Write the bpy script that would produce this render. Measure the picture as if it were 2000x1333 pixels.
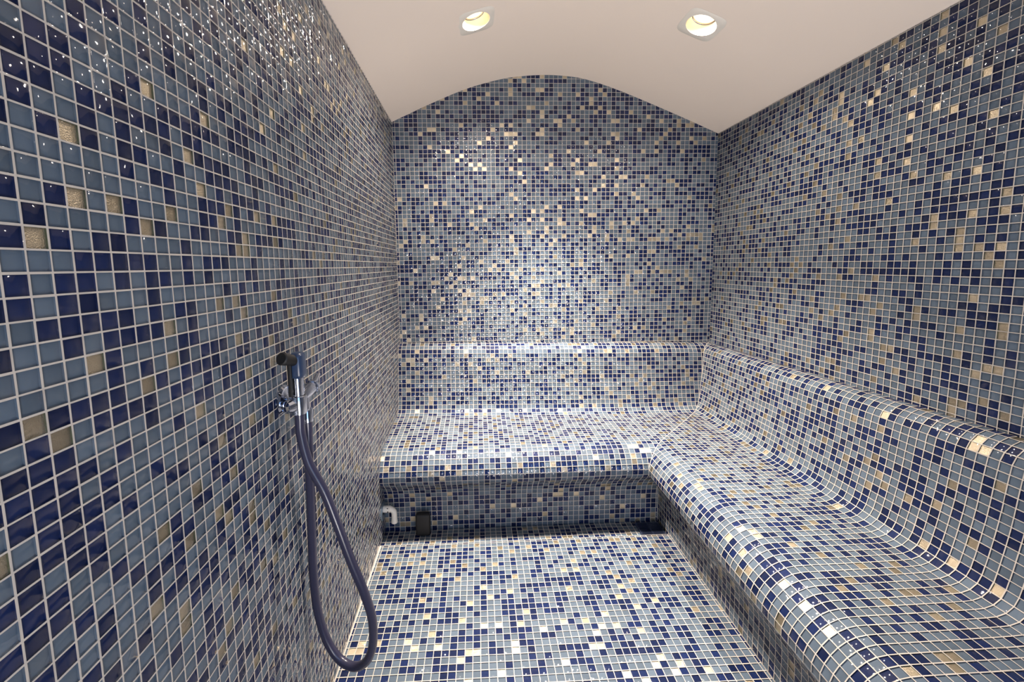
import bpy, bmesh, math, random
import numpy as np
from mathutils import Vector, Matrix

# ------------------------------------------------------------------ scene, camera, world, light, exposure
for o in list(bpy.data.objects):
    bpy.data.objects.remove(o, do_unlink=True)
scn = bpy.context.scene
COL = scn.collection
U = 0.025                       # one mosaic tile (25 mm): all room coordinates below are in tiles
A_, B_, D_, H_ = 18.8614, 58.7249, 98.8373, 52.2852   # left wall, right wall, back wall, eye height (from the lens)
PX = 1.0669                     # tile pitch across the room
NEAR = -26.0                    # entrance wall behind the viewer

# camera: eye at the origin, looking along +Y
F_, YAW, PIT, ROL, CX, CY = 786.8777, 0.0404, 0.1023, -0.0129, 965.4377, 599.1459
cam_d = bpy.data.cameras.new('camera'); cam = bpy.data.objects.new('camera', cam_d); COL.objects.link(cam)
cam_d.sensor_fit = 'HORIZONTAL'; cam_d.sensor_width = 36.0
cam_d.lens = F_ / 2000 * 36.0
cam_d.shift_x = (1000 - CX) / 2000; cam_d.shift_y = (CY - 666.5) / 2000
cam_d.clip_start = 0.02; cam_d.clip_end = 50
def _cam_matrix():
    cy, sy, cp, sp = math.cos(YAW), math.sin(YAW), math.cos(PIT), math.sin(PIT)
    R1 = np.array([[cy, -sy, 0], [sy, cy, 0], [0, 0, 1]])
    R2 = np.array([[1, 0, 0], [0, cp, -sp], [0, sp, cp]])
    M = R2 @ R1                                   # rows: right, forward, up
    cr, sr = math.cos(ROL), math.sin(ROL)
    right = M.T @ np.array([cr, 0, sr])
    up = M.T @ np.array([-sr, 0, cr])
    fwd = M.T @ np.array([0, 1, 0])
    m = Matrix.Identity(4)
    for r in range(3):
        m[r][0] = right[r]; m[r][1] = up[r]; m[r][2] = -fwd[r]
    return m
cam.matrix_world = _cam_matrix()
scn.camera = cam

scn.view_settings.view_transform = 'Standard'
scn.view_settings.look = 'None'
scn.view_settings.gamma = 1.0
scn.view_settings.use_curve_mapping = False
scn.view_settings.exposure = -0.17

world = bpy.data.worlds.new('world'); scn.world = world; world.use_nodes = True
world.node_tree.nodes['Background'].inputs['Color'].default_value = (0.55, 0.68, 0.95, 1)
world.node_tree.nodes['Background'].inputs['Strength'].default_value = 0.4

# daylight coming through the glass entrance door behind the viewer
day = bpy.data.lights.new('door_daylight', 'AREA'); day.shape = 'RECTANGLE'; day.size = 44 * U; day.size_y = 80 * U
day.color = (0.34, 0.57, 1.0); day.energy = 25.0
day_o = bpy.data.objects.new('door_daylight', day); COL.objects.link(day_o)
day_o.location = (22 * U, (NEAR - 3) * U, -12 * U); day_o.rotation_euler = (math.radians(90), 0, math.radians(0))

# unseen fill lamp added outside the door, aimed up to brighten the vault
fill = bpy.data.lights.new('vault_fill', 'AREA'); fill.shape = 'RECTANGLE'; fill.size = 30 * U; fill.size_y = 40 * U
fill.color = (1.0, 0.90, 0.80); fill.energy = 42.0; fill.spread = math.radians(110)
fill_o = bpy.data.objects.new('vault_fill', fill); COL.objects.link(fill_o)
fill_o.location = (18 * U, (NEAR - 16) * U, -50 * U)
fill_o.rotation_euler = Vector((0.0, 0.75, 0.66)).to_track_quat('-Z', 'Y').to_euler()

# ceiling downlights: (x, y) of each lamp, power of its bulb
LAMPS = [(0.5, 74.0, 112.0), (38.0, 70.2, 80.0)]
LAMP_COLOR = (1.0, 0.86, 0.74)

# ------------------------------------------------------------------ materials
def new_mat(name):
    m = bpy.data.materials.new(name); m.use_nodes = True
    nt = m.node_tree; nt.nodes.clear()
    return m, nt, nt.nodes.new('ShaderNodeOutputMaterial')
def principled(name, color, rough=0.5, metal=0.0, var=None, bump=None, coat=0.0, emit=None, spec=0.5):
    m, nt, out = new_mat(name)
    p = nt.nodes.new('ShaderNodeBsdfPrincipled'); nt.links.new(p.outputs[0], out.inputs[0])
    p.inputs['Base Color'].default_value = (*color, 1); p.inputs['Roughness'].default_value = rough
    p.inputs['Metallic'].default_value = metal; p.inputs['Coat Weight'].default_value = coat
    p.inputs['Coat Roughness'].default_value = 0.08
    p.inputs['Specular IOR Level'].default_value = spec
    if var:                                   # (attribute low factor, high factor): each tile a little different
        at = nt.nodes.new('ShaderNodeAttribute'); at.attribute_name = 'rnd'
        mr = nt.nodes.new('ShaderNodeMapRange'); mr.inputs['To Min'].default_value = var[0]; mr.inputs['To Max'].default_value = var[1]
        nt.links.new(at.outputs['Fac'], mr.inputs['Value'])
        hs = nt.nodes.new('ShaderNodeHueSaturation'); hs.inputs['Color'].default_value = (*color, 1)
        nt.links.new(mr.outputs[0], hs.inputs['Value']); nt.links.new(hs.outputs[0], p.inputs['Base Color'])
    if bump:                                  # (scale, strength, distance)
        tc = nt.nodes.new('ShaderNodeTexCoord'); n = nt.nodes.new('ShaderNodeTexNoise')
        n.inputs['Scale'].default_value = bump[0]; n.inputs['Detail'].default_value = 4
        b = nt.nodes.new('ShaderNodeBump'); b.inputs['Strength'].default_value = bump[1]; b.inputs['Distance'].default_value = bump[2]
        nt.links.new(tc.outputs['Object'], n.inputs['Vector']); nt.links.new(n.outputs['Fac'], b.inputs['Height'])
        nt.links.new(b.outputs[0], p.inputs['Normal'])
    if emit:
        p.inputs['Emission Color'].default_value = (*emit[0], 1); p.inputs['Emission Strength'].default_value = emit[1]
    return m
M_GROUT = principled('cement_grout', (0.50, 0.46, 0.405), 0.85, bump=(900, 0.5, 0.0004))
M_NAVY = principled('navy_glass_colour', (0.0055, 0.0135, 0.058), 0.6, spec=0.08, var=(0.75, 1.35))
M_SLATE = principled('slate_blue_glass_colour', (0.092, 0.125, 0.165), 0.6, spec=0.08, var=(0.85, 1.15))
M_GOLD = principled('gold_foil', (0.56, 0.48, 0.35), 0.31, metal=0.93, var=(0.7, 1.15), bump=(650, 1.0, 0.0011))
M_EDGE = principled('green_glass_edge', (0.05, 0.06, 0.03), 0.4)
M_PLASTER = principled('cream_plaster', (0.87, 0.765, 0.665), 0.7, bump=(6, 0.15, 0.004))
M_CHROME = principled('chrome', (0.55, 0.59, 0.68), 0.10, metal=1.0)
M_HOSE = principled('dark_grey_blue_hose', (0.032, 0.032, 0.062), 0.25)
M_BLACKP = principled('black_plastic', (0.003, 0.003, 0.004), 0.6)
M_SPRAY = principled('dark_blue_plastic', (0.02, 0.04, 0.09), 0.3)
M_PVC = principled('off_white_pvc', (0.78, 0.74, 0.66), 0.4)
M_HOLE = principled('black_hollow_shade', (0.01, 0.01, 0.01), 0.6)  # black in place of the shade inside holes and drain
M_PLATE = principled('brushed_steel_plate', (0.25, 0.33, 0.42), 0.35, metal=0.8)
M_DRAIN = principled('dark_steel_grating', (0.07, 0.09, 0.17), 0.3, metal=0.8)
M_TRIM = principled('white_lacquered_trim', (0.80, 0.76, 0.68), 0.5)
M_CAN = principled('cream_reflector', (0.82, 0.66, 0.42), 0.35)
M_ALU = principled('aluminium', (0.6, 0.62, 0.65), 0.3, metal=1.0)
M_BULB, nt, out = new_mat('glowing_bulb')
e = nt.nodes.new('ShaderNodeEmission'); e.inputs[0].default_value = (1, 0.93, 0.82, 1); e.inputs[1].default_value = 7.0
nt.links.new(e.outputs[0], out.inputs[0])

def clear_glass(name, wave, rough):
    m, nt, out = new_mat(name)
    tr = nt.nodes.new('ShaderNodeBsdfTransparent'); gl = nt.nodes.new('ShaderNodeBsdfGlossy')
    gl.inputs['Roughness'].default_value = rough
    # two-sided Schlick reflectance of a thin clear layer
    ge = nt.nodes.new('ShaderNodeNewGeometry'); dp = nt.nodes.new('ShaderNodeVectorMath'); dp.operation = 'DOT_PRODUCT'
    nt.links.new(ge.outputs['Normal'], dp.inputs[0]); nt.links.new(ge.outputs['Incoming'], dp.inputs[1])
    def mth(op, a, b=None):
        n_ = nt.nodes.new('ShaderNodeMath'); n_.operation = op
        for i_, v_ in enumerate((a, b)):
            if v_ is None: continue
            if isinstance(v_, (int, float)): n_.inputs[i_].default_value = v_
            else: nt.links.new(v_, n_.inputs[i_])
        return n_.outputs[0]
    c_ = mth('ABSOLUTE', dp.outputs['Value']); f_ = mth('POWER', mth('SUBTRACT', 1.0, c_), 5.0)
    fres = mth('MINIMUM', mth('ADD', mth('MULTIPLY', f_, 0.96), 0.04), 1.0)
    mx = nt.nodes.new('ShaderNodeMixShader')
    nt.links.new(fres, mx.inputs[0]); nt.links.new(tr.outputs[0], mx.inputs[1]); nt.links.new(gl.outputs[0], mx.inputs[2])
    nt.links.new(mx.outputs[0], out.inputs[0])
    if wave:
        tc = nt.nodes.new('ShaderNodeTexCoord'); n = nt.nodes.new('ShaderNodeTexNoise')
        n.inputs['Scale'].default_value = 55; n.inputs['Detail'].default_value = 1.5
        b = nt.nodes.new('ShaderNodeBump'); b.inputs['Strength'].default_value = wave; b.inputs['Distance'].default_value = 0.002
        nt.links.new(tc.outputs['Object'], n.inputs['Vector']); nt.links.new(n.outputs['Fac'], b.inputs['Height'])
        nt.links.new(b.outputs[0], gl.inputs['Normal'])
    return m
M_TOP = clear_glass('clear_wavy_glass', 0.3, 0.05)
M_PANE = clear_glass('clear_pane', 0, 0.0)
M_WATER = clear_glass('clear_water', 0, 0.02)
TILE_MATS = [M_GROUT, M_NAVY, M_SLATE, M_GOLD, M_EDGE, M_TOP]

# ------------------------------------------------------------------ helpers
def set_kind(o): o['kind'] = 'structure'; return o
def mesh_obj(name, verts, faces, mats, midx=None, parent=None, smooth=False):
    me = bpy.data.meshes.new(name)
    me.from_pydata([tuple(v) for v in verts], [], [tuple(f) for f in faces])
    for m in (mats if isinstance(mats, list) else [mats]): me.materials.append(m)
    if midx is not None: me.polygons.foreach_set('material_index', np.asarray(midx, dtype=np.int32))
    if smooth: me.polygons.foreach_set('use_smooth', [True] * len(me.polygons))
    me.update()
    o = bpy.data.objects.new(name, me); COL.objects.link(o)
    if parent: o.parent = parent
    return o
def bm_obj(name, bm, mat, parent=None, smooth=True, angle=35):
    me = bpy.data.meshes.new(name); bmesh.ops.recalc_face_normals(bm, faces=bm.faces)
    if smooth:
        for f in bm.faces: f.smooth = True
        for e in bm.edges:
            if len(e.link_faces) == 2 and e.calc_face_angle(0) > math.radians(angle): e.smooth = False
    bm.to_mesh(me); bm.free()
    me.materials.append(mat)
    o = bpy.data.objects.new(name, me); COL.objects.link(o)
    if parent: o.parent = parent
    return o
def thing(name, label, cat, loc, group=None):
    o = bpy.data.objects.new(name, None); COL.objects.link(o); o.empty_display_size = 0.05
    o.location = Vector(loc) * U; o['label'] = label; o['category'] = cat
    if group: o['group'] = group
    return o
def V(*a): return Vector(a) * U

def build_tiles(pos, nrm, ic, jc, seed, depth=0.09, inset=0.048, keep=None, goldp=0.062, navyp=0.42):
    """mosaic: pos(s,t)->(n,3), nrm(s,t)->(n,3); ic, jc = arrays of cell corners along s and t."""
    rs = np.random.RandomState(seed)
    S, T = np.meshgrid(ic[:-1], jc[:-1], indexing='ij'); S2, T2 = np.meshgrid(ic[1:], jc[1:], indexing='ij')
    s0, t0, s1, t1 = S.ravel(), T.ravel(), S2.ravel(), T2.ravel()
    if keep is not None:
        k = keep((s0 + s1) / 2, (t0 + t1) / 2); s0, t0, s1, t1 = s0[k], t0[k], s1[k], t1[k]
    n = len(s0)
    ds, dt = s1 - s0, t1 - t0
    gx = np.minimum(inset, ds * 0.3); gy = np.minimum(inset, dt * 0.3)
    bx = np.minimum(inset + 0.05, ds * 0.42); by = np.minimum(inset + 0.05, dt * 0.42)
    jit = rs.normal(0, 0.006, (4, n))
    dep = np.full(n, depth)
    rings = []
    tilt = rs.normal(0, 0.03, (2, n))
    for r, (ox, oy, h) in enumerate([(0 * ds, 0 * dt, 0 * dep), (gx, gy, 0 * dep), (gx, gy, -dep), (bx, by, 0.024 + 0 * dep)]):
        for c, (u, v) in enumerate([(0, 0), (1, 0), (1, 1), (0, 1)]):
            s = np.where(u == 0, s0 + ox, s1 - ox); t = np.where(v == 0, t0 + oy, t1 - oy)
            hh = h.copy()
            if r in (1, 2):
                s = s + jit[0 if u == 0 else 1]; t = t + jit[2 if v == 0 else 3]
            if r == 3: hh = hh + tilt[0] * (u - .5) + tilt[1] * (v - .5)
            rings.append(pos(s, t) + nrm(s, t) * hh[:, None])
    P = np.stack(rings, 1).reshape(-1, 3) * U               # n*16 verts
    q = []
    for a, b in ((0, 1), (1, 2), (2, 3), (3, 0)): q.append((a, b, 4 + b, 4 + a))       # grout frame
    for a, b in ((0, 1), (1, 2), (2, 3), (3, 0)): q.append((4 + a, 4 + b, 8 + b, 8 + a))   # sides of the tile
    q.append((8, 9, 10, 11))                                                               # coloured back
    for a, b in ((0, 1), (1, 2), (2, 3), (3, 0)): q.append((4 + a, 4 + b, 12 + b, 12 + a)) # glass bevel
    q.append((12, 13, 14, 15))                                                             # glass face
    q = np.array(q)
    c3 = lambda a: P.reshape(n, 16, 3)[:, a]
    if (np.cross(c3(1) - c3(0), c3(3) - c3(0)) * nrm(s0, t0)).sum() < 0: q = q[:, ::-1]     # faces look into the room
    F = (q[None] + (np.arange(n) * 16)[:, None, None]).reshape(-1, 4)
    cls = np.where(rs.rand(n) < navyp, 1, 2); cls = np.where(rs.rand(n) < goldp, 3, cls)
    side = np.where(cls == 3, 4, cls)
    mi = np.zeros((n, 14), np.int32); mi[:, 4:8] = side[:, None]; mi[:, 8] = cls; mi[:, 9:] = 5
    rnd = np.repeat(rs.rand(n), 14)
    return P, F, mi.ravel(), rnd
def tiles_obj(name, data, parent=None, extra=None, bisect=None):
    P, F, mi, rnd = data
    if extra is not None:                                    # extra grout polygons (verts in tiles, faces)
        ev, ef = extra
        F = np.concatenate([F, np.array(ef) + len(P)]); P = np.concatenate([P, np.array(ev, float) * U])
        mi = np.concatenate([mi, np.zeros(len(ef), np.int32)]); rnd = np.concatenate([rnd, np.zeros(len(ef))])
    me = bpy.data.meshes.new(name)
    nv, nf = len(P), len(F)
    me.vertices.add(nv); me.vertices.foreach_set('co', P.astype(np.float32).ravel())
    me.loops.add(nf * 4); me.loops.foreach_set('vertex_index', F.astype(np.int32).ravel())
    me.polygons.add(nf); me.polygons.foreach_set('loop_start', np.arange(0, nf * 4, 4, dtype=np.int32))
    me.polygons.foreach_set('loop_total', np.full(nf, 4, np.int32))
    me.polygons.foreach_set('material_index', mi.astype(np.int32))
    for m in TILE_MATS: me.materials.append(m)
    a = me.attributes.new('rnd', 'FLOAT', 'FACE'); a.data.foreach_set('value', rnd.astype(np.float32))
    me.update(calc_edges=True)
    sf = me.attributes.new('sharp_face', 'BOOLEAN', 'FACE'); sf.data.foreach_set('value', mi != 5)   # only the cast glass faces are softly pillowed
    if bisect:
        bm = bmesh.new(); bm.from_mesh(me)
        for co, no in bisect:                                # keeps the side the normal points away from
            bmesh.ops.bisect_plane(bm, geom=bm.verts[:] + bm.edges[:] + bm.faces[:], plane_co=Vector(co) * U, plane_no=Vector(no), clear_outer=True)
        bm.to_mesh(me); bm.free()
    o = bpy.data.objects.new(name, me); COL.objects.link(o)
    if parent: o.parent = parent
    return o
def planar(o, ds, dt, n):
    o, ds, dt, n = map(lambda x: np.array(x, float), (o, ds, dt, n))
    return (lambda s, t: o + s[:, None] * ds + t[:, None] * dt), (lambda s, t: np.repeat(n[None], len(s), 0))
def lines(lo, hi, frac, step=1.0):
    """tile joints from lo to hi, with a joint at frac; part tiles at both ends"""
    a = np.arange(math.ceil((lo - frac) / step), math.floor((hi - frac) / step) + 1) * step + frac
    a = a[(a > lo + 0.12) & (a < hi - 0.12)]
    return np.concatenate([[lo], a, [hi]])

# ------------------------------------------------------------------ walls
def xl(y): return -A_ - 0.0062 * (max(y, 17.0) - 17.0)      # the left wall opens by a third of a degree
p, n = planar((-A_ + 0.0062 * 17, 0, 0), (-0.0062, 1, 0), (0, 0, 1), (1, 0.0062, 0))
set_kind(tiles_obj('wall_left', build_tiles(p, n, lines(NEAR, D_ + 0.2, 0.79), lines(-H_ - 0.9, 34.3, 0.92), 11)))
p, n = planar((B_, 0, 0), (0, 1, 0), (0, 0, 1), (-1, 0, 0))
set_kind(tiles_obj('wall_right', build_tiles(p, n, lines(NEAR, D_, 0.77), lines(-24.0, 32.0, 0.87), 12)))
p, n = planar((0, D_, 0), (1, 0, 0), (0, 0, 1), (0, -1, 0))
set_kind(tiles_obj('wall_back', build_tiles(p, n, lines(-A_ - 0.5, B_ + 0.05, -A_ + 0.09, PX), lines(-24.0, 45.0, 0.38), 13, goldp=0.072)))
# entrance wall behind the viewer with a door opening
DX0, DX1, DZ = 2.0, 34.0, 28.0
p, n = planar((0, NEAR, 0), (1, 0, 0), (0, 0, 1), (0, 1, 0))
kx = lambda s, t: ~((s > DX0) & (s < DX1) & (t < DZ))
set_kind(tiles_obj('wall_front', build_tiles(p, n, np.concatenate([lines(-A_, DX0, -A_, PX), lines(DX0, DX1, DX0, PX)[1:], lines(DX1, B_, DX1, PX)[1:]]),
         np.concatenate([lines(-H_, DZ, -H_), lines(DZ, 46, DZ)[1:]]), 14, keep=kx)))

# ------------------------------------------------------------------ floor with the sunken drain channel
LIP, TR0, BASE = 71.7, -52.95, 76.4
FX0, FX1 = -18.95, 36.25
p, n = planar((0, 0, -H_), (1, 0, 0), (0, 1, 0), (0, 0, 1))
P1, F1, m1, r1 = build_tiles(p, n, lines(FX0, FX1, -2.57, PX), lines(NEAR, LIP - 0.05, 0.26), 21, goldp=0.065)
p, n = planar((0, 0, TR0), (1, 0, 0), (0, 1, 0), (0, 0, 1))
P2, F2, m2, r2 = build_tiles(p, n, lines(-19.4, 37.0, -2.57, PX), lines(LIP, 77.4, 0.4), 22)
ev = [(-20.0, NEAR, -H_ - 0.005), (FX0, NEAR, -H_ - 0.005), (FX0, LIP, -H_ - 0.005), (-20.0, LIP, -H_ - 0.005),
      (-20, LIP, TR0), (37, LIP, TR0), (37, LIP, -H_), (-20, LIP, -H_),
      (-20, LIP - 0.06, -H_ - 0.002), (37, LIP - 0.06, -H_ - 0.002), (37, LIP, -H_ - 0.002), (-20, LIP, -H_ - 0.002),
      (FX1, NEAR, -H_ - 0.005), (37.5, NEAR, -H_ - 0.005), (37.5, LIP, -H_ - 0.005), (FX1, LIP, -H_ - 0.005)]
ef = [(0, 1, 2, 3), (4, 5, 6, 7), (8, 9, 10, 11), (12, 13, 14, 15)]
set_kind(tiles_obj('floor', (np.concatenate([P1, P2]), np.concatenate([F1, F2 + len(P1)]), np.concatenate([m1, m2]), np.concatenate([r1, r2])), extra=(ev, ef)))

# ------------------------------------------------------------------ vaulted ceiling with openings for the downlights
ARCH = [(-22.0, 32.0), (-19.06, 33.75), (-15.2, 35.5), (-11.0, 37.4), (-3.18, 40.6), (2.5, 42.35), (8.83, 43.7), (16.29, 44.25), (22.5, 43.95), (26.96, 43.15),
        (33.0, 41.3), (39.31, 38.95), (49.37, 34.95), (58.61, 31.1), (61.5, 29.9)]
def catmull(pts, m=12):
    pts = [np.array(q, float) for q in pts]; out = []
    ext = [2 * pts[0] - pts[1]] + pts + [2 * pts[-1] - pts[-2]]
    for i in range(len(pts) - 1):
        a, b, c, d = ext[i:i + 4]
        for k in range(m):
            t = k / m
            out.append(0.5 * ((2 * b) + (-a + c) * t + (2 * a - 5 * b + 4 * c - d) * t * t + (-a + 3 * b - 3 * c + d) * t ** 3))
    out.append(pts[-1]); return np.array(out)
AC = catmull(ARCH, 8)
def arch_z(x): return float(np.interp(x, AC[:, 0], AC[:, 1]))
def arch_n(x):
    d = (arch_z(x + .5) - arch_z(x - .5)); v = Vector((d, 0, -1)); return v.normalized()      # points down into the room
def build_ceiling():
    bm = bmesh.new(); HS = 4.0; R = 2.45
    xs = sorted(set([-20.5, 60.0] + [x for lx, ly, _ in LAMPS for x in (lx - HS, lx + HS)] + list(np.arange(-19, 60, 1.5))))
    ys = sorted(set([NEAR - .5, D_ + 0.3] + [y for lx, ly, _ in LAMPS for y in (ly - HS, ly + HS)] + list(np.arange(NEAR + 4, D_, 8.0))))
    cache = {}
    def vt(x, y, z=None):
        k = (round(x, 4), round(y, 4))
        if k not in cache: cache[k] = bm.verts.new((x * U, y * U, arch_z(x) * U))
        return cache[k]
    for i in range(len(xs) - 1):
        for j in range(len(ys) - 1):
            mx, my = (xs[i] + xs[i + 1]) / 2, (ys[j] + ys[j + 1]) / 2
            if any(abs(mx - lx) < HS and abs(my - ly) < HS for lx, ly, _ in LAMPS): continue
            bm.faces.new([vt(xs[i], ys[j]), vt(xs[i], ys[j + 1]), vt(xs[i + 1], ys[j + 1]), vt(xs[i + 1], ys[j])])
    for lx, ly, _ in LAMPS:
        xin = [x for x in xs if lx - HS - 1e-6 <= x <= lx + HS + 1e-6]; yin = [y for y in ys if ly - HS - 1e-6 <= y <= ly + HS + 1e-6]
        per = [(x, ly - HS) for x in xin] + [(lx + HS, y) for y in yin[1:]] + [(x, ly + HS) for x in xin[::-1][1:]] + [(lx - HS, y) for y in yin[::-1][1:-1]]
        outer = [vt(*q) for q in per]
        N = arch_n(lx); tx = Vector((-N.z, 0, N.x)).normalized()
        C0 = Vector((lx, ly, arch_z(lx)))
        angs = [2 * math.pi * k / 48 - 3 * math.pi / 4 for k in range(48)]
        inner = [bm.verts.new((C0 + tx * R * math.cos(a) + Vector((0, R * math.sin(a), 0))) * U) for a in angs]
        bo = [bm.edges.new((outer[k], outer[(k + 1) % len(outer)])) if bm.edges.get((outer[k], outer[(k + 1) % len(outer)])) is None else bm.edges.get((outer[k], outer[(k + 1) % len(outer)])) for k in range(len(outer))]
        bi = [bm.edges.new((inner[k], inner[(k + 1) % 48])) for k in range(48)]
        bmesh.ops.triangle_fill(bm, edges=bo + bi, use_beauty=True)
    o = bm_obj('ceiling', bm, M_PLASTER, smooth=True, angle=20)
    return set_kind(o)
build_ceiling()

# ------------------------------------------------------------------ downlights
def ring_bm(bm, c, ax, ay, n, prof, seg=48, close=False):
    """lathe of (radius, height along n) around centre c"""
    rows = []
    for r, h in prof:
        rows.append([bm.verts.new((c + ax * (r * math.cos(2 * math.pi * k / seg)) + ay * (r * math.sin(2 * math.pi * k / seg)) + n * h)) for k in range(seg)])
    for a, b in zip(rows[:-1], rows[1:]):
        for k in range(seg): bm.faces.new((a[k], a[(k + 1) % seg], b[(k + 1) % seg], b[k]))
    return rows
def lathe(name, c, axis, prof, mat, parent=None, seg=40, cap0=False, cap1=False, angle=35):
    bm = bmesh.new(); axis = Vector(axis).normalized()
    ax = axis.orthogonal().normalized(); ay = axis.cross(ax)
    rows = ring_bm(bm, Vector(c) * U, ax, ay, axis, [(r * U, h * U) for r, h in prof], seg)
    if cap0: bm.faces.new(rows[0][::-1])
    if cap1: bm.faces.new(rows[-1])
    return bm_obj(name, bm, mat, parent, True, angle)
for k, (lx, ly, pw) in enumerate(LAMPS):
    N = arch_n(lx); c = Vector((lx, ly, arch_z(lx)))
    t = thing('ceiling_downlight', ['round recessed downlight on the left slope of the arched cream ceiling', 'round recessed downlight on the right slope of the arched cream ceiling'][k],
              'ceiling light', c, 'recessed downlights in the vaulted ceiling')
    base = Vector(t.location)
    tx = Vector((-N.z, 0, N.x)).normalized(); ty = Vector((0, 1, 0))
    # square plate with rounded corners, thin, with a round hole
    bm = bmesh.new(); hs, cr, th, R = 3.25, 0.9, 0.07, 2.45; seg = 64
    def sq(a):
        ca, sa = math.cos(a), math.sin(a); e = 5.0
        r = hs / ((abs(ca) ** e + abs(sa) ** e) ** (1 / e)); return r * ca, r * sa
    rows = []
    for lev in ((0, 1, -0.04), (1, 1, -th), (2, 0, -th), (3, 0, 0.02)):
        row = []
        for q in range(seg):
            a = 2 * math.pi * q / seg
            u, v = sq(a) if lev[1] else (R * 0.995 * math.cos(a), R * 0.995 * math.sin(a))
            if lev[0] == 1: u *= .985; v *= .985
            row.append(bm.verts.new((tx * u + ty * v - N * lev[2]) * U))
        rows.append(row)
    for a, b in zip(rows[:-1], rows[1:]):
        for q in range(seg): bm.faces.new((a[q], a[(q + 1) % seg], b[(q + 1) % seg], b[q]))
    bm_obj('trim_plate', bm, M_TRIM, t)
    lathe('reflector', (0, 0, 0), -N, [(2.44, 0.0), (2.3, 0.35), (2.1, 0.9), (1.92, 1.5)], M_CAN, t)
    lathe('inner_ring', (0, 0, 0), -N, [(1.92, 1.46), (1.92, 1.6), (1.8, 1.6), (1.76, 2.6)], M_CAN, t)
    lathe('ring_gap', (0, 0, 0), -N, [(1.97, 1.38), (1.9, 1.40), (1.86, 1.46)], M_DRAIN, t)
    lathe('bulb', (0, 0, 0), -N, [(1.78, 2.55), (1.2, 2.35), (0.5, 2.28), (0.02, 2.27)], M_BULB, t, cap0=False, cap1=True)
    ld = bpy.data.lights.new('downlight_beam', 'SPOT'); ld.energy = pw * 0.7; ld.color = LAMP_COLOR
    ld.spot_size = math.radians(150); ld.spot_blend = 0.85; ld.shadow_soft_size = 1.3 * U
    lo = bpy.data.objects.new('downlight_beam', ld); COL.objects.link(lo)
    lo.parent = t
    lo.location = N * -0.25 * U
    lb = bpy.data.lights.new('downlight_core', 'SPOT'); lb.energy = pw * (5.6 if lx < 20 else 3.2); lb.color = LAMP_COLOR
    lb.spot_size = math.radians(78); lb.spot_blend = 0.9; lb.shadow_soft_size = 1.7 * U
    lc = bpy.data.objects.new('downlight_core', lb); COL.objects.link(lc); lc.parent = t; lc.location = N * -0.25 * U
    lc.rotation_euler = N.to_track_quat('-Z', 'Y').to_euler()
    d = (N * 0.0 + Vector((0.0, 0, -1))).normalized()
    lo.rotation_euler = d.to_track_quat('-Z', 'Y').to_euler()

# ------------------------------------------------------------------ the L-shaped tiled bench
PROF = [(0, -19.4), (1.1, -19.5), (2.2, -20.1), (2.95, -21.1), (3.2, -22.3), (3.45, -24.4), (3.85, -28), (4.55, -31.9), (4.85, -33.2), (5.15, -34.3), (5.75, -35.2), (6.7, -35.72),
        (8, -35.9), (12.5, -35.97), (20, -36.02), (21.7, -36.07), (22.9, -36.3), (24.0, -36.85), (24.9, -37.65), (25.6, -38.6), (26.05, -39.6), (26.15, -40.4), (26.0, -41.2), (25.4, -42.0),
        (24.5, -42.8), (23.6, -43.8), (22.9, -45.0), (22.6, -46.4), (22.5, -48), (22.5, -53.2)]
PC = catmull(PROF, 8)
seg = np.hypot(*np.diff(PC, axis=0).T); AL = np.concatenate([[0], np.cumsum(seg)]); LEN = AL[-1]
def prof_at(s):
    s = np.clip(s, 0, LEN); w = np.interp(s, AL, PC[:, 0]); z = np.interp(s, AL, PC[:, 1]); return w, z
def prof_n(s):
    w0, z0 = prof_at(np.maximum(s - .25, 0)); w1, z1 = prof_at(np.minimum(s + .25, LEN))
    dw, dz = w1 - w0, z1 - z0; l = np.hypot(dw, dz); return -dz / l, dw / l      # (w,z) normal pointing into the room
WS = 0.975
def lift(w, z, x, y):
    """the ledge and the rear of the seat rise slightly towards the left wall, and the ledge dips into the corner"""
    t = np.clip((z + 36) / 16.5, 0, 1)
    xl_ = np.clip((36 - x) / 55, 0, 1)
    led = np.where(y > 90, 0.7 * (20 - x) / 39, 0)
    led = np.where(w < 6, led, 0)
    r = np.clip((y - 40) / 58, 0, 1) * -0.7
    a = np.where(x > 52, r, led)
    b = 1.0 * xl_ * np.clip((y - 77) / 14, 0, 1)
    return np.where(z > -37.5, t * a + (1 - t) * b, 0)
def pos_right(s, t):
    w, z = prof_at(s); x = B_ - w; y = t
    return np.stack([x, y, z + lift(w, z, x, y)], 1)
def nrm_right(s, t):
    a, b = prof_n(s); return np.stack([-a, 0 * a, b], 1)
def pos_back(s, t):
    w, z = prof_at(s); y = D_ - w * WS; x = t
    return np.stack([x, y, z + lift(w, z, x, y)], 1)
def nrm_back(s, t):
    a, b = prof_n(s); return np.stack([0 * a, -a, b], 1)
bench = thing('mosaic_bench', 'built-in L-shaped bench covered in blue, grey and gold glass mosaic along back and right walls', 'bench', (46, 40, -H_))
STEP = LEN / round(LEN / 1.03)
nodes = np.arange(0, round(LEN / STEP) + 1) * STEP
i_seat0 = int(np.argmin(abs(nodes - AL[9 * 8])));  i_seat1 = int(np.argmin(abs(nodes - AL[22 * 8])))
g = 0.03
mn = Vector((-WS, 1, 0)).normalized()        # mitre: (D-y)/WS = B-x
def shifted(co, s): return (co[0] + mn.x * s, co[1] + mn.y * s, 0)
mc = (B_, D_, 0)
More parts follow.
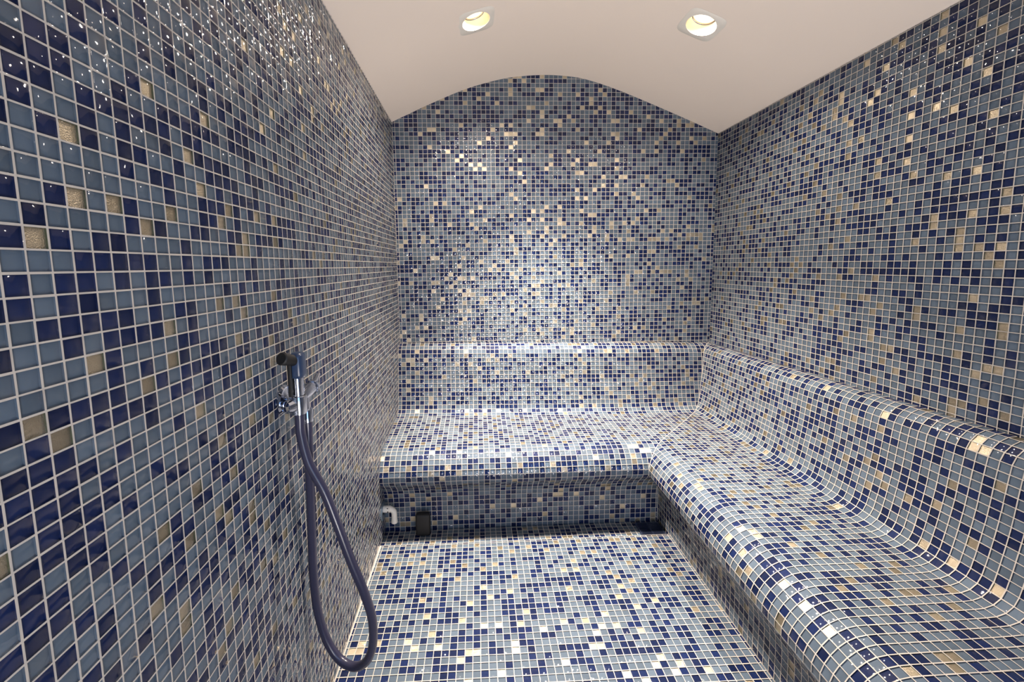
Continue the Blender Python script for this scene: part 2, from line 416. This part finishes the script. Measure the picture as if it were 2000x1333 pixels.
for nm, a, b, sd in (('backrest', 0, i_seat0, 31), ('seat', i_seat0, i_seat1, 32), ('base', i_seat1, len(nodes) - 1, 33)):
    sn = nodes[a:b + 1]
    d = build_tiles(pos_right, nrm_right, sn, lines(NEAR + 0.05, D_, 0.0), sd)
    o = tiles_obj(nm, d, None, bisect=[(shifted(mc, -g), tuple(mn))]); o.parent = bench; o.matrix_parent_inverse = Matrix.Translation(-Vector(bench.location))
    d = build_tiles(pos_back, nrm_back, sn, lines(-A_ - 0.47, B_, -2.57, PX), sd + 10)
    o = tiles_obj(nm, d, None, bisect=[(shifted(mc, g), tuple(-mn))]); o.parent = bench; o.matrix_parent_inverse = Matrix.Translation(-Vector(bench.location))
# grout seam along the mitre
ss = np.linspace(0, LEN, 160); w, z = prof_at(ss)
vs, fs = [], []
for k, (wk, zk) in enumerate(zip(w, z)):
    base = Vector((B_ - wk, D_ - wk * WS, zk)); x_, y_ = base.x, base.y
    dz = float(lift(np.array([wk]), np.array([zk]), np.array([min(x_, 51.9) if wk >= 6 else 53.0]), np.array([y_]))[0])
    for sgn in (-1, 1): vs.append((base + Vector((mn.x, mn.y, 0)) * sgn * 0.05 + Vector((0, 0, dz - 0.01))) * U)
for k in range(len(ss) - 1): fs.append((2 * k, 2 * k + 1, 2 * k + 3, 2 * k + 2))
o = mesh_obj('grout_seam', vs, fs, M_GROUT); o.parent = bench; o.matrix_parent_inverse = Matrix.Translation(-Vector(bench.location))

# ------------------------------------------------------------------ tubes
def smooth_path(pts, m=10): return [Vector(q) for q in catmull(pts, m)]
def tube(name, pts, rad, mat, parent=None, seg=20, caps=True, bore=0):
    bm = bmesh.new(); rows = []
    pts = [Vector(q) * U for q in pts]
    tan = [(pts[min(i + 1, len(pts) - 1)] - pts[max(i - 1, 0)]).normalized() for i in range(len(pts))]
    nx = tan[0].orthogonal().normalized()
    for i, pnt in enumerate(pts):
        nx = (nx - tan[i] * nx.dot(tan[i])).normalized(); ny = tan[i].cross(nx)
        r = (rad[i] if isinstance(rad, (list, tuple)) else rad) * U
        rows.append([bm.verts.new(pnt + nx * r * math.cos(2 * math.pi * k / seg) + ny * r * math.sin(2 * math.pi * k / seg)) for k in range(seg)])
    for a, b in zip(rows[:-1], rows[1:]):
        for k in range(seg): bm.faces.new((a[k], a[(k + 1) % seg], b[(k + 1) % seg], b[k]))
    if caps: bm.faces.new(rows[0][::-1]); bm.faces.new(rows[-1])
    return bm_obj(name, bm, mat, parent)
def rel(o, par):
    o.parent = par; o.matrix_parent_inverse = Matrix.Translation(-Vector(par.location)); return o

# ------------------------------------------------------------------ hand spray, valve and hose on the left wall
WX = xl(39) + 0.03
valve = thing('spray_valve', 'chrome wall valve and spray holder mounted on the left mosaic wall', 'tap', (WX, 38.6, -12.8))
rel(lathe('wall_flange', (WX, 38.7, -12.7), (1, 0, 0), [(1.45, 0), (1.45, 0.12), (1.25, 0.3), (0.6, 0.38), (0.5, 0.45)], M_CHROME, None, cap1=True), valve)
rel(tube('valve_body', [(WX + .3, 38.7, -12.7), (WX + 1.0, 38.7, -12.75), (WX + 1.25, 39.6, -12.75), (WX + 1.25, 42.2, -12.6)], [0.45, 0.5, 0.62, 0.62], M_CHROME), valve)
rel(lathe('valve_cap', (WX + 1.25, 42.1, -12.6), (0, 1, 0), [(0.62, 0), (0.78, 0.05), (0.8, 0.5), (0.7, 0.75), (0.1, 0.85)], M_CHROME, None, cap0=True, cap1=True, seg=12), valve)
def box_bm(c, ax, ay, az, hx, hy, hz, bev=0.0):
    bm = bmesh.new(); bmesh.ops.create_cube(bm, size=2)
    for v in bm.verts: v.co = (Vector(c) + ax * v.co.x * hx + ay * v.co.y * hy + az * v.co.z * hz) * U
    if bev: bmesh.ops.bevel(bm, geom=bm.edges[:], offset=bev * U, segments=4, profile=0.5, affect='EDGES')
    return bm
ld = Vector((0.15, 0.62, 0.75)).normalized(); lx_ = Vector((1, 0, 0)); lx_ = (lx_ - ld * lx_.dot(ld)).normalized(); lyv = ld.cross(lx_)
rel(bm_obj('lever', box_bm(Vector((WX + 1.35, 42.6, -12.4)) + ld * 0.35, lx_, lyv, ld, 0.28, 0.15, 0.95, 0.08), M_CHROME), valve)
rel(lathe('outlet_nut', (WX + 1.55, 40.1, -15.5), (0, 0, 1), [(0.47, 0), (0.56, 0.06), (0.56, 1.25), (0.50, 1.35), (0.32, 1.4), (0.3, 2.6)], M_CHROME, None, cap0=True, cap1=True), valve)
# holder: ring around the spray handle with a conical cap towards the wall
SX, SY = WX + 1.6, 38.3
rel(lathe('holder_ring', (SX, SY, -13.95), (0, 0, 1), [(0.56, 0), (0.72, 0.04), (0.80, 1.4), (0.74, 1.75), (0.62, 1.8)], M_CHROME, None), valve)
rel(lathe('holder_knob', (SX - 0.2, SY - 0.2, -13.0), (-0.55, -0.85, 0.0), [(0.62, 0.2), (0.66, 0.6), (0.6, 0.95), (0.3, 1.1), (0.05, 1.12)], M_CHROME, None, cap1=True), valve)

spray = thing('hand_spray', 'chrome and dark hand spray hanging upright in the wall holder', 'shower spray', (SX, SY, -13.9))
rel(lathe('handle', (SX, SY, -13.9), (0, 0, 1), [(0.5, 0), (0.55, 0.3), (0.57, 3.0), (0.60, 3.9), (0.55, 4.4)], M_CHROME, None, cap0=True, cap1=True), spray)
rel(bm_obj('head', box_bm((SX + 0.1, SY + 0.05, -9.25), Vector((1, 0, 0)), Vector((0, 1, 0)), Vector((0.0, 0.0, 1)), 0.64, 0.74, 1.28, 0.45), M_SPRAY), spray)
nz = Vector((-0.25, -0.9, 0.33)).normalized()
rel(lathe('nozzle', (SX + 0.0, SY - 0.2, -8.75), nz, [(0.55, 0), (0.52, 0.8), (0.58, 1.3), (0.60, 1.75), (0.5, 1.85), (0.1, 1.8)], M_BLACKP, None, cap1=True), spray)
rel(bm_obj('trigger', box_bm((SX - 0.3, SY - 0.78, -10.5), Vector((1, 0, 0)), Vector((0, 1, 0)), Vector((0, 0, 1)), 0.2, 0.12, 1.6, 0.1), M_BLACKP), spray)

def px2(x, y, Y):
    """point of the room seen along a measured direction at depth Y (used only to read positions off the survey)"""
    u, v = (x - CX) / F_, (y - CY) / F_
    cr, sr = math.cos(ROL), math.sin(ROL); u, v = u * cr + v * sr, -u * sr + v * cr
    cy, sy, cp, sp = math.cos(YAW), math.sin(YAW), math.cos(PIT), math.sin(PIT)
    M = np.array([[1, 0, 0], [0, cp, -sp], [0, sp, cp]]) @ np.array([[cy, -sy, 0], [sy, cy, 0], [0, 0, 1]])
    r = M.T @ np.array([u, 1, -v]); return tuple(r * (Y / r[1]))
HP = [(SX, SY, -13.6), (SX, SY, -14.6), px2(588, 850, 38.2), px2(603, 905, 38.0), px2(633, 960, 37.9), px2(657, 1020, 37.8), px2(685, 1095, 37.8), px2(712, 1160, 38.0),
      px2(727, 1210, 38.4), px2(728, 1260, 38.9), px2(716, 1292, 39.5), px2(692, 1303, 40.2), px2(663, 1288, 40.8), px2(638, 1250, 41.1), px2(620, 1190, 41.2), px2(612, 1120, 41.0),
      px2(609, 1040, 40.7), px2(606, 960, 40.3), px2(603, 890, 39.9), (WX + 1.55, 40.1, -16.3), (WX + 1.55, 40.1, -15.2)]
hose = tube('spray_hose', smooth_path(HP, 10), 0.45, M_HOSE)
hose['label'] = 'dark grey rubber shower hose hanging in a long loop from the left wall'; hose['category'] = 'hose'

# ------------------------------------------------------------------ things in the drain channel
pipe = thing('pipe_elbow', 'off-white plastic pipe elbow coming out of the left wall under the back bench', 'pipe', (xl(75), 74.7, -47.1))
path = [(xl(75) - .2, 74.7, -46.9), (-17.9, 74.7, -46.9), (-17.45, 74.7, -47.05), (-17.15, 74.7, -47.35), (-17.0, 74.7, -47.8), (-17.0, 74.7, -49.7)]
sp = smooth_path(path, 6); rad = [0.62 if (q.x < -17.7) else 0.53 for q in sp]; rad[-1] = 0.6; rad[-2] = 0.6; rad[-3] = 0.55
rel(tube('elbow', sp, rad, M_PVC), pipe)
rel(lathe('wall_plate', (xl(75) + 0.02, 74.7, -47.3), (1, 0, 0), [(1.75, 0), (1.75, 0.14), (1.6, 0.2), (0.63, 0.2)], M_PLATE, None), pipe)
for q in ((-18.15, 74.22, -46.55), (-18.1, 74.12, -47.15)):
    rel(lathe('screw_hole', q, (0, -1, 0), [(0.13, 0.0), (0.12, 0.06), (0.02, 0.065)], M_HOLE, None, cap1=True, seg=14), pipe)
blk = bm_obj('vent_box', box_bm((-11.55, 75.3, -50.6), Vector((1, 0, 0)), Vector((0, 1, 0)), Vector((0, 0, 1)), 1.42, 0.72, 2.25, 0.45), M_BLACKP)
blk['label'] = 'small black plastic box with rounded corners standing against the base of the back bench'; blk['category'] = 'box'

drain = thing('floor_drain', 'dark slotted metal drain grate in the channel corner below the benches', 'drain', (33.6, 74.2, TR0))
def bars(name, boxes, mat):
    bm = bmesh.new()
    for (cx, cy, cz, hx, hy, hz) in boxes:
        r = bmesh.ops.create_cube(bm, size=2)
        for v in r['verts']: v.co = Vector((cx + v.co.x * hx, cy + v.co.y * hy, cz + v.co.z * hz)) * U
    return bm_obj(name, bm, mat, smooth=False)
zc = TR0 + 0.12
rel(bars('frame', [(33.6, 72.35, zc, 2.4, 0.14, 0.1), (33.6, 76.0, zc, 2.4, 0.14, 0.1), (31.3, 74.17, zc, 0.14, 1.7, 0.1), (35.9, 74.17, zc, 0.14, 1.7, 0.1)], M_DRAIN), drain)
bx = []
for k in range(9):
    y = 72.75 + k * 0.36
    bx += [(32.45, y, zc, 1.02, 0.1, 0.08), (34.75, y, zc, 1.02, 0.1, 0.08)]
bx += [(33.6, 74.17, zc, 0.14, 1.7, 0.08)]
rel(bars('slotted_grille', bx, M_DRAIN), drain)
rel(bars('pit_shade', [(33.6, 74.17, TR0 + 0.03, 2.2, 1.7, 0.01)], M_HOLE), drain)  # flat black plate, its colour holds the shade beneath the grille

# ------------------------------------------------------------------ water droplets on the near end of the seat
rs = np.random.RandomState(5); bm = bmesh.new()
for k in range(420):
    ss_ = rs.uniform(22, 33) if False else rs.uniform(AL[11 * 8], AL[13 * 8] + 3.0); yy = 18 + 20 * rs.beta(1.3, 1.6)
    w, z = prof_at(np.array([ss_])); r = abs(rs.normal(0.05, 0.03)) + 0.03
    c = Vector((B_ - w[0], yy, z[0] + 0.02))
    m = bmesh.ops.create_uvsphere(bm, u_segments=8, v_segments=5, radius=1)
    st = 1 + rs.rand() * .8
    for v in m['verts']: v.co = (c + Vector((v.co.x * r, v.co.y * r * st, max(v.co.z, -0.2) * r * 0.6))) * U
dr = bm_obj('water_droplets', bm, M_WATER, angle=80)
dr['kind'] = 'stuff'; dr['label'] = 'clear water droplets scattered on the near end of the bench seat'; dr['category'] = 'water'

# ------------------------------------------------------------------ glass entrance door behind the viewer
def abox(name, x0, x1, y0, y1, z0, z1, mat, parent=None):
    bm = box_bm(((x0 + x1) / 2, (y0 + y1) / 2, (z0 + z1) / 2), Vector((1, 0, 0)), Vector((0, 1, 0)), Vector((0, 0, 1)), (x1 - x0) / 2, (y1 - y0) / 2, (z1 - z0) / 2)
    o = bm_obj(name, bm, mat, smooth=False)
    if parent: o.parent = parent
    return o
door = set_kind(abox('door_1', DX0 + 1, DX1 - 1, NEAR - 1.2, NEAR - 0.8, -H_ + 0.4, DZ - 1, M_PANE))
for nm, a in (('door_frame', (DX0, DX0 + 1)), ('door_frame', (DX1 - 1, DX1))):
    abox(nm, a[0], a[1], NEAR - 2, NEAR, -H_, DZ, M_ALU, door)
abox('door_frame', DX0 + 1, DX1 - 1, NEAR - 2, NEAR, DZ - 1, DZ, M_ALU, door)
